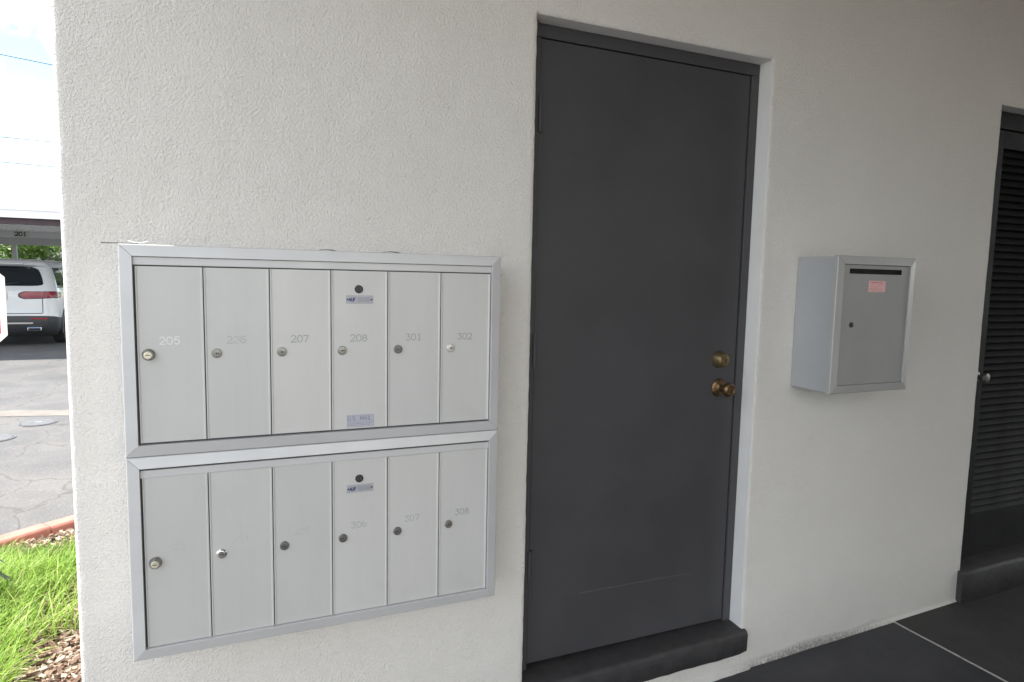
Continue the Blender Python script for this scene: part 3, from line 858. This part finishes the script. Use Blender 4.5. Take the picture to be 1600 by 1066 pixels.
for zq, xa, xe, hh in ((1.4575, 1.2440, 1.3060, .0024), (1.4505, 1.2980, 1.3080, .0020), (1.4350, 1.2400, 1.3000, .0008), (1.4300, 1.2400, 1.3000, .0008)):
    xx = xa
    while xx < xe:
        w = rr.uniform(.003, .008); b.box(xx, min(xe, xx + w), -.1773, -.1771, zq - hh, zq + hh); xx += w + .0018
LB(b).build('sticker_print', 'pinkprint', pdoor)

# ------------------------------------------------------------------ planting: edging, chips, grass, dark plant
ed = thing('bed_edging', 'terracotta coloured edging blocks along the planting bed', 'edging', (-2.0, 2.4, -.1))
line = [(-1.21, 3.09), (-1.47, 2.90), (-1.685, 2.735), (-1.885, 2.58), (-2.09, 2.41), (-2.30, 2.225), (-2.50, 2.03), (-2.68, 1.80), (-2.83, 1.56), (-2.96, 1.30), (-3.05, 1.0), (-3.10, .7)]
for k in range(len(line) - 1):
    a, c = Vector(line[k]), Vector(line[k + 1])
    d = (c - a).normalized(); nrm = Vector((-d.y, d.x)); g = .004
    a2, c2 = a + d * g, c - d * g
    w = .055; z0, z1 = -.12, -.035 + rnd.uniform(-.004, .004)
    vs = []
    for p in (a2, c2):
        for off, z in ((-w, z0), (-w, z1 - .012), (-w + .012, z1), (w - .012, z1), (w, z1 - .012), (w, z0)):
            q = p + nrm * off; vs.append((q.x + 2.0, q.y - 2.4, z + .1))
    b = MB(); b.add(vs, [(q, (q + 1) % 6, (q + 1) % 6 + 6, q + 6) for q in range(6)] + [tuple(range(6)), tuple(range(6, 12))[::-1]])
    b.build('edging_block', 'terracotta', ed, bevel=.004)

def in_poly(x, y, poly):
    c = False; j = len(poly) - 1
    for i in range(len(poly)):
        xi, yi = poly[i]; xj, yj = poly[j]
        if (yi > y) != (yj > y) and x < (xj - xi) * (y - yi) / (yj - yi) + xi: c = not c
        j = i
    return c
inner = [(-1.215, -.3), (-1.215, 3.0), (-1.66, 2.66), (-2.0, 2.38), (-2.45, 1.98), (-2.84, 1.46), (-3.03, .8), (-3.03, -.3)]
b = MB(); b.pick = []
cnt = 0
while cnt < 11000:
    x, y = rnd.uniform(-2.6, -1.21), rnd.uniform(.3, 3.0)
    if not in_poly(x, y, inner): continue
    cnt += 1
    l, w, h = rnd.uniform(.006, .026), rnd.uniform(.003, .010), rnd.uniform(.001, .004)
    mt = Matrix.Translation((x, y, -.080 + rnd.uniform(0, .022))) @ Matrix.Rotation(rnd.uniform(0, 6.28), 4, 'Z') @ Matrix.Rotation(rnd.gauss(0, .45), 4, 'X') @ Matrix.Rotation(rnd.gauss(0, .35), 4, 'Y')
    P = [mt @ Vector(p) for p in ((-l, -w * .6, -h), (l * .8, -w, -h), (l, w * .7, -h), (-l * .9, w, -h), (-l, -w * .6, h), (l * .8, -w, h * .7), (l, w * .7, h), (-l * .9, w, h * .8))]
    b.add(P, [(4, 5, 6, 7), (0, 1, 5, 4), (1, 2, 6, 5), (2, 3, 7, 6), (3, 0, 4, 7)])
    b.pick += [rnd.random()] * 5
struct(b.build('wood_chips', 'chips', fixn=False), 'stuff', 'pale brown wood chip mulch covering the planting bed', 'mulch')

b = MB(); b.pick = []
cnt = 0
while cnt < 11500:
    x, y = rnd.uniform(-2.9, -1.22), rnd.uniform(.75, 2.45)
    if not in_poly(x, y, inner): continue
    dens = .55 + 1.3 * nz3(x, y, 1.7, 2.6)
    # thinner towards the far corner and the near foot of the wall
    if y > 2.15 and x > -1.95: dens -= .55
    if y > 2.2: dens -= .45
    if y < 1.22 and x > -1.62: dens -= .7
    if y < 1.0: dens -= .3
    if rnd.random() > dens: continue
    cnt += 1
    h = rnd.uniform(.10, .24) * (1.0 if y < 1.9 else (.7 if y < 2.15 else .45))
    az = rnd.gauss(.3, 1.0) if rnd.random() < .7 else rnd.uniform(0, 6.28)
    dx, dy = math.cos(az), math.sin(az)
    bend = rnd.uniform(.25, 1.0) * h
    w = rnd.uniform(.0017, .0036)
    px_, py_ = -dy, dx
    vs = []
    segs = 5
    for i in range(segs + 1):
        t_ = i / segs
        q = bend * t_ ** 2
        zz_ = h * (t_ - .38 * t_ ** 3 * (bend / h))
        ww = w * (1 - t_ ** 2 * .92)
        vs += [(x + dx * q - px_ * ww, y + dy * q - py_ * ww, -.085 + zz_), (x + dx * q + px_ * ww, y + dy * q + py_ * ww, -.085 + zz_)]
    b.add(vs, [(2 * i, 2 * i + 1, 2 * i + 3, 2 * i + 2) for i in range(segs)])
    b.pick += [min(1, max(0, rnd.gauss(.42, .22)))] * segs
struct(b.build('grass', 'grass', smooth=True, fixn=False), 'stuff', 'bright green long grass growing in the planting bed', 'grass')

pl = thing('dark_leaved_plant', 'small plant with dark glossy leaves at the edge of the bed', 'plant', (-1.93, 1.52, -.085))
b = MB(); b.tube([(0, 0, 0), (.01, .01, .10), (0, .02, .20), (.02, .02, .30)], [.008, .007, .006, .003], 8); b.build('stem', 'bark', pl, smooth=True)
for k in range(13):
    az = (k * 2.4) if k > 3 else (-.5 + .35 * k)
    h0 = .10 + .018 * k if k > 3 else (.24 - .035 * k)
    l = rnd.uniform(.13, .18)
    d = Vector((math.cos(az), math.sin(az), 0)); s = Vector((-d.y, d.x, 0))
    b = MB(); b.pick = []
    vs = []
    for i in range(8):
        t_ = i / 7
        c = Vector((0, .015, h0)) + d * l * t_ + Vector((0, 0, .05 * math.sin(t_ * 2.2) - .07 * t_ * t_))
        w = .026 * math.sin(math.pi * min(1, (t_ * .93 + .07))) ** .8 * (1 if i < 7 else .05)
        vs += [c - s * w + Vector((0, 0, .008 * (w / .026))), c, c + s * w + Vector((0, 0, .008 * (w / .026)))]
    fs = []
    for i in range(7): fs += [(3 * i, 3 * i + 1, 3 * i + 4, 3 * i + 3), (3 * i + 1, 3 * i + 2, 3 * i + 5, 3 * i + 4)]
    b.add(vs, fs); b.pick = [rnd.random()] * len(fs)
    b.build('leaf', 'darkleaf', pl, smooth=True, fixn=False)

# ------------------------------------------------------------------ covers in the asphalt
for (x, y, lab) in ((-2.712, 5.92, 'round grey access cover in the asphalt nearer the pale strip'), (-2.90, 5.30, 'round grey access cover in the asphalt nearer the edging')):
    t = thing('access_cover', lab, 'manhole cover', (x, y, -.096), group='access covers in the lot')
    b = MB(); b.lathe((0, 0, -.004), (0, 0, 1), [(0, .162), (.0075, .162), (.0075, .146), (.003, .144)], 36, closed=False); b.build('collar', 'iron', t)
    b = MB(); b.lathe((0, 0, -.002), (0, 0, 1), [(0, .141), (.006, .141), (.008, .137)], 36); o = b.build('lid', 'iron', t)
    b = MB(); b.box(-.03, .03, -.008, .008, .0055, .0085); b.build('lift_bar', 'steel', t)

# ------------------------------------------------------------------ sign at the left edge
t = thing('octagonal_sign', 'white bordered red octagonal sign beside the parking lot, cut by the photo edge', 'sign', (-2.374, 2.49, -.1))
rad = .381 / math.cos(R(22.5))
def octo(r): return [(r * math.cos(R(22.5 + 45 * k)), r * math.sin(R(22.5 + 45 * k)) + 1.338) for k in range(8)]
b = MB(); b.prism(octo(rad), 1, -.0015, .0015); b.build('sign_plate', 'signwhite', t, bevel=.0005)
b = MB(); b.prism(octo(rad - .031), 1, -.0028, -.0018); b.build('red_field', 'signred', t)
b = MB(); b.box(-.022, .022, .003, .03, 0, 1.72); b.build('post', 'steel', t, bevel=.002)

# ------------------------------------------------------------------ carport
cp = thing('carport', 'flat white carport roof over numbered parking space 201', 'carport', (-5.2, 12.25, -.1))
CX0, CX1 = -9.0, 6.5      # along x, relative to the root
b = MB()
b.box(CX0, CX1, -.02, .04, 2.455, 2.615); b.box(CX0, CX1, -.035, -.02, 2.565, 2.615); b.box(CX0, CX1, -.030, -.02, 2.43, 2.455)
b.build('fascia', 'fascia', cp, bevel=.004)
b = MB(); b.box(CX0, CX1, .06, .16, 2.325, 2.445); b.build('front_beam', 'maroon', cp)
b = MB()
n = int((CX1 - CX0) / .3)
for i in range(n):
    x = CX0 + .3 * i
    b.prism([(x, 2.56), (x + .2, 2.56), (x + .215, 2.53), (x + .285, 2.53), (x + .3, 2.56), (x + .3, 2.575), (x, 2.575)], 1, .04, 7.4)
b.build('roof_panel', 'carportpanel', cp)
b = MB(); b.box(CX0, CX1, 6.68, 6.72, 2.355, 2.525); b.build('back_beam', 'carportbeam', cp)
b = MB(); b.box(CX0, CX1, 6.90, 7.02, 2.165, 2.36); b.build('rear_girt', 'carportgrey', cp)
for x in (-7.6, -4.6, -1.6, 1.4, 4.4):
    b = MB(); b.box(x - .04, x + .04, .165, 6.675, 2.40, 2.528); b.build('rafter', 'carportpanel', cp)
for x in (-7.6, -3.9, -1.08, 1.75, 5.4):
    b = MB(); b.box(x - .05, x + .05, 6.91, 7.01, 0, 2.165); b.build('post', 'carportgrey', cp, bevel=.004)
for x in (-6.5, 4.2):
    b = MB(); b.box(x - .05, x + .05, .06, .16, 0, 2.32); b.build('post', 'carportgrey', cp, bevel=.004)
b = MB()
b.box(-1.02, -.67, 6.672, 6.679, 2.365, 2.505)
b.build('number_plate', 'numplate', cp)
b = MB(); lettering(b, '201', -.985, 2.385, .105, .022, 6.671, .002, 0, 0, 4, aspect=1.05)
b.build('number', 'black', cp)

# ------------------------------------------------------------------ white car
car = thing('parked_car', 'white sport utility car parked under the carport, seen from behind', 'car', (-5.12, 13.55, -.1))
ZP = np.array([.20, .26, .34, .46, .58, .66, .78, .92, 1.02, 1.10, 1.20, 1.31, 1.45, 1.57, 1.61, 1.65, 1.69, 1.72, 1.74])
WP = np.array([.80, .86, .895, .912, .918, .918, .920, .918, .912, .900, .875, .845, .800, .755, .735, .712, .675, .60, .42])
RP = np.array([.22, .10, .035, .00, .00, .03, .045, .05, .06, .085, .13, .18, .25, .30, .19, .17, .22, .42, .90])
FP = np.array([4.35, 4.52, 4.60, 4.63, 4.63, 4.62, 4.60, 4.52, 4.20, 3.60, 3.42, 3.28, 3.08, 2.90, 2.82, 2.72, 2.58, 2.3, 1.9])
CP = np.array([.12, .16, .20, .22, .22, .22, .22, .22, .22, .21, .20, .19, .18, .17, .16, .16, .16, .16, .14])
def S(z, s):
    w, r, f, c = (float(np.interp(z, ZP, A)) for A in (WP, RP, FP, CP))
    if s < 0:
        p = S(z, -s); return Vector((-p.x, p.y, p.z))
    bow = .05
    if s <= 1:
        x = (w - c) * s; y = r + bow * s * s
    elif s <= 2:
        a = (s - 1) * math.pi / 2; x = w - c + c * math.sin(a); y = r + bow + c * (1 - math.cos(a))
    elif s <= 3:
        x = w; y = r + bow + c + (f - c * 1.6 - (r + bow + c)) * (s - 2)
    elif s <= 4:
        a = (s - 3) * math.pi / 2; x = w - c * 1.6 * (1 - math.cos(a)); y = f - c * 1.6 + c * 1.6 * math.sin(a)
    else:
        x = (w - c * 1.6) * (5 - s); y = f
    return Vector((x, y, z))
def patch(name, mat, z0, z1, s0, s1, off, parent, nz_=8, ns=16, th=.012):
    """a skin piece of the body; s0/s1 may be functions of the height share"""
    vs, fs = [], []
    f0 = s0 if callable(s0) else (lambda t: s0); f1 = s1 if callable(s1) else (lambda t: s1)
    g0 = z0 if callable(z0) else (lambda u: z0); g1 = z1 if callable(z1) else (lambda u: z1)
    for lay in (off, off - th):
        for i in range(nz_ + 1):
            t_ = i / nz_
            for j in range(ns + 1):
                u = j / ns
                z = g0(u) + (g1(u) - g0(u)) * t_
                s = f0(t_) + (f1(t_) - f0(t_)) * u
                p = S(z, s)
                a = S(z, s + .02) - S(z, s - .02); c = S(min(z + .01, 1.738), s) - S(z - .01, s)
                nn = a.cross(c).normalized()
                vs.append(p + nn * lay)
    N = (nz_ + 1) * (ns + 1)
    for i in range(nz_):
        for j in range(ns):
            a = i * (ns + 1) + j
            fs.append((a, a + 1, a + ns + 2, a + ns + 1)); fs.append((N + a, N + a + ns + 1, N + a + ns + 2, N + a + 1))
    rim = [i for i in range(ns)] ; 
    for j in range(ns):
        fs.append((j, N + j, N + j + 1, j + 1)); k = nz_ * (ns + 1) + j; fs.append((k, k + 1, N + k + 1, N + k))
    for i in range(nz_):
        a = i * (ns + 1); fs.append((a, a + ns + 1, N + a + ns + 1, N + a)); a += ns; fs.append((a, N + a, N + a + ns + 1, a + ns + 1))
    b = MB(); b.add(vs, fs)
    return b.build(name, mat, parent, smooth=True, auto=45)
zl = sorted(set(list(np.linspace(.20, 1.74, 46)) + list(ZP)))
sl = list(np.concatenate([np.linspace(0, 1, 8), np.linspace(1, 2, 9)[1:], np.linspace(2, 3, 14)[1:], np.linspace(3, 4, 7)[1:], np.linspace(4, 5, 5)[1:]]))
full = sl + [-s for s in sl[-2:0:-1]]
b = MB(); vs = [S(z, s) for z in zl for s in full]; nn_ = len(full); fs = []
for i in range(len(zl) - 1):
    for j in range(nn_): fs.append((i * nn_ + j, i * nn_ + (j + 1) % nn_, (i + 1) * nn_ + (j + 1) % nn_, (i + 1) * nn_ + j))
fs += [tuple(range(nn_))[::-1], tuple((len(zl) - 1) * nn_ + j for j in range(nn_))]
b.add(vs, fs); b.build('body', 'carwhite', car, smooth=True, auto=40)
# glass
patch('rear_window', 'glass', lambda u: 1.200 + .045 * abs(2 * u - 1) ** 10, lambda u: 1.585 - .06 * abs(2 * u - 1) ** 8, lambda t: -1.10 + .10 * t ** 3, lambda t: 1.10 - .10 * t ** 3, .004, car, 10, 24)
for s in (-1, 1):
    for a, c, n in ((2.02, 2.30, 'quarter_window'), (2.335, 2.60, 'side_window'), (2.63, 2.93, 'side_window')):
        patch(n, 'glass', 1.16, 1.57, (lambda t, a=a, s=s: s * (a + .03 * t)), (lambda t, c=c, s=s: s * (c - (.0 if c < 2.9 else .20) * t)), .004, car, 8, 8)
    def tl0(t): return .55 + .10 * abs(2 * t - 1) ** 3
    tl = patch('tail_light', 'redlens', lambda u: .955 + .025 * u, lambda u: 1.085 + .0 * u, (lambda t, s=s: s * (.50 + .12 * abs(2 * t - 1) ** 3)), (lambda t, s=s: s * (1.72 - .10 * abs(2 * t - 1) ** 4)), .010, car, 8, 20)
    patch('lamp_surround', 'smokelens', lambda u: .942 + .025 * u, lambda u: 1.098, (lambda t, s=s: s * (.44 + .14 * abs(2 * t - 1) ** 3)), (lambda t, s=s: s * 1.76), .004, tl, 8, 20)
    patch('lamp_rim', 'smokelens', .955, 1.09, (lambda t, s=s: s * 1.66), (lambda t, s=s: s * (2.06 - .05 * abs(2 * t - 1) ** 4)), .006, tl, 6, 8)
    patch('lamp_divider', 'smokelens', .96, 1.08, (lambda t, s=s: s * 1.06), (lambda t, s=s: s * 1.10), .013, tl, 3, 3)
    patch('reflector', 'redlens', .545, .575, s * .72, s * 1.22, .017, car, 3, 10)
    ex = MB(); ex.box(s * .57 - .12, s * .57 + .12, -.035, .08, .325, .395); e_ = ex.build('exhaust_tip', 'chrome', car, bevel=.015)
    ex = MB(); ex.box(s * .57 - .10, s * .57 + .10, -.0375, -.0362, .340, .380); ex.build('exhaust_hole', 'gap', e_)
    ra = MB(); ra.tube([(s * .60, .62, 1.715), (s * .63, .80, 1.765), (s * .635, 1.4, 1.775), (s * .62, 2.3, 1.75), (s * .60, 2.55, 1.705)], [.012, .018, .018, .018, .010], 8); ra.build('roof_rail', 'cladding', car, smooth=True)
    for yw in (.92, 3.75):
        wh = MB(); wh.lathe((s * .70, yw, .345), (s, 0, 0), [(0, .30), (.02, .335), (.05, .345), (.18, .345), (.215, .33), (.222, .25)], 32); w_ = wh.build('wheel', 'tyre', car, smooth=True, auto=40)
        rm = MB(); rm.lathe((s * .70, yw, .345), (s, 0, 0), [(.19, .24), (.224, .245), (.210, .22), (.205, .05), (.218, .03)], 20); rm.build('rim', 'steel', w_, smooth=True, auto=40)
        ar = MB()
        vs, fs = [], []
        for i in range(19):
            a = R(-15 + 210 * i / 18)
            for rr_ in (.36, .43): vs += [(s * .900, yw + rr_ * math.cos(a), .345 + rr_ * math.sin(a)), (s * .930, yw + rr_ * math.cos(a), .345 + rr_ * math.sin(a))]
            if i:
                k = (i - 1) * 4; q = i * 4
                fs += [(k, q, q + 1, k + 1), (k + 2, k + 3, q + 3, q + 2), (k + 1, q + 1, q + 3, k + 3), (k, k + 2, q + 2, q)]
        ar.add(vs, fs); ar.build('wheel_arch', 'cladding', car, smooth=True, auto=40)
patch('rear_bumper', 'cladding', .205, lambda u: .615 - .055 * (abs(2 * u - 1) ** 4), -2.10, 2.10, .010, car, 8, 40)
patch('bumper_trim', 'chrome', lambda u: .455 - .0 * u, lambda u: .487, -.78, .78, .018, car, 3, 20)
patch('tailgate_seam', 'gap', .655, .668, -.98, .98, .002, car, 2, 24)
for s in (-1, 1): patch('tailgate_seam', 'gap', .66, .95, s * .985, s * 1.005, .002, car, 6, 2)
patch('licence_plate', 'numplate', .93, 1.07, -.20, .20, .012, car, 2, 6)
b = MB(); b.tube([(.02, .085, 1.215), (.16, .105, 1.245), (.34, .125, 1.262)], [.012, .009, .006], 6); b.build('wiper', 'cladding', car, smooth=True)
b = MB(); b.box(-.40, .40, .10, .40, 1.625, 1.650); b.build('roof_spoiler', 'carwhite', car, bevel=.008)

# ------------------------------------------------------------------ shrubs and trees behind the carport
def bush(name, label, cat, x, y, h, rx, ry, mat, n, trunk, leaf=.10, group=None):
    t = thing(name, label, cat, (x, y, -.1), group=group)
    r_ = random.Random(int(abs(x * 100 + y * 10)))
    b = MB()
    base = trunk
    b.tube([(0, 0, 0), (.05, .03, base * .5), (-.04, .02, base), (.02, 0, h * .7)], [.10, .085, .07, .03], 9)
    for k in range(6):
        a = k * 1.05 + .3
        b.tube([(0, 0, base * .8), (rx * .35 * math.cos(a), ry * .35 * math.sin(a), base + (h - base) * .35), (rx * .7 * math.cos(a), ry * .7 * math.sin(a), base + (h - base) * .6)], [.05, .035, .015], 7)
    b.build('trunk', 'bark', t, smooth=True)
    cl = [(r_.uniform(-.75, .75) * rx, r_.uniform(-.75, .75) * ry, base * .7 + (h - base * .7) * r_.uniform(.12, .88), r_.uniform(.22, .42)) for _ in range(22)]
    b = MB(); b.pick = []
    for k in range(n):
        cx, cy, cz, cr = cl[k % len(cl)]
        v = Vector((r_.gauss(0, 1), r_.gauss(0, 1), r_.gauss(0, .8))).normalized() * r_.random() ** .4
        p = Vector((cx + v.x * cr * rx, cy + v.y * cr * ry, cz + v.z * cr * (h - base * .6) * .6))
        if p.z < .1: p.z = .1 + r_.random() * .2
        q = Vector((r_.gauss(0, 1), r_.gauss(0, 1), r_.gauss(0, 1))).normalized(); w_ = q.orthogonal().normalized(); l = leaf * r_.uniform(.5, 1.2)
        b.add([p - q * l * .5, p + w_ * l * .28, p + q * l * .5, p - w_ * l * .28], [(0, 1, 2, 3)])
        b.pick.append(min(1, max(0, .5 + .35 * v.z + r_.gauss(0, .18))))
    b.build('crown', mat, t, fixn=False)
G = 'greenery behind the carport'
bush('leafy_tree', 'dense green tree behind the carport right of its post', 'tree', -5.9, 23.2, 2.9, 1.9, 1.5, 'leaf_a', 9000, .6, .17, G)
bush('leafy_shrub', 'yellow-green shrub behind the carport beside its post', 'shrub', -8.3, 21.6, 2.35, 1.15, .9, 'leaf_b', 6000, .3, .15, G)
bush('leafy_tree', 'olive green tree behind the carport left of its post', 'tree', -10.3, 23.6, 2.9, 1.7, 1.4, 'leaf_b', 8000, .6, .17, G)
bush('leafy_tree', 'tall dark tree behind the carport hidden mostly by the wall', 'tree', -3.0, 24.5, 3.0, 2.0, 1.6, 'leaf_a', 6000, .8, .17, G)
t = thing('far_house', 'pale low house far behind the carport and shrubs', 'building', (-11.0, 33, -.1))
b = MB(); b.box(-8, 9, 0, 7, 0, 2.6); b.build('wall', 'hill', t)
b = MB(); b.prism([(-.5, 2.6), (7.5, 2.6), (3.5, 3.6)], 0, -8.4, 9.4); b.build('roof', 'roofing', t)
for x in (-5.5, -1.5, 2.8, 6.4):
    b = MB(); b.box(x - .6, x + .6, -.03, .02, 1.0, 2.1); w_ = b.build('window', 'fascia', t); b = MB(); b.box(x - .53, x + .53, -.04, -.031, 1.07, 2.03); b.build('pane', 'glass', w_)

# ------------------------------------------------------------------ power lines
def wire(a, c, lab):
    a, c = Vector(a), Vector(c); d = c - a
    pts = []
    for i in range(41):
        t_ = -6 + 16 * i / 40
        p = a + d * t_ ; p.z += .0028 * (t_ - .5) ** 2 * 1.0 - .0028 * .25
        pts.append(p)
    b = MB(); b.tube(pts, .011, 6)
    tag(b.build('power_line', 'cable', smooth=True), lab, 'cable', 'power lines in the sky')
wire((-6.84, 21.0, 7.368), (-5.563, 20.80, 7.20), 'topmost of three dark power lines crossing the sky')
wire((-6.883, 20.777, 5.078), (-5.505, 20.60, 5.03), 'middle of three dark power lines crossing the sky')
wire((-6.896, 20.709, 4.386), (-5.485, 20.50, 4.325), 'lowest of three dark power lines, just above the carport roof')
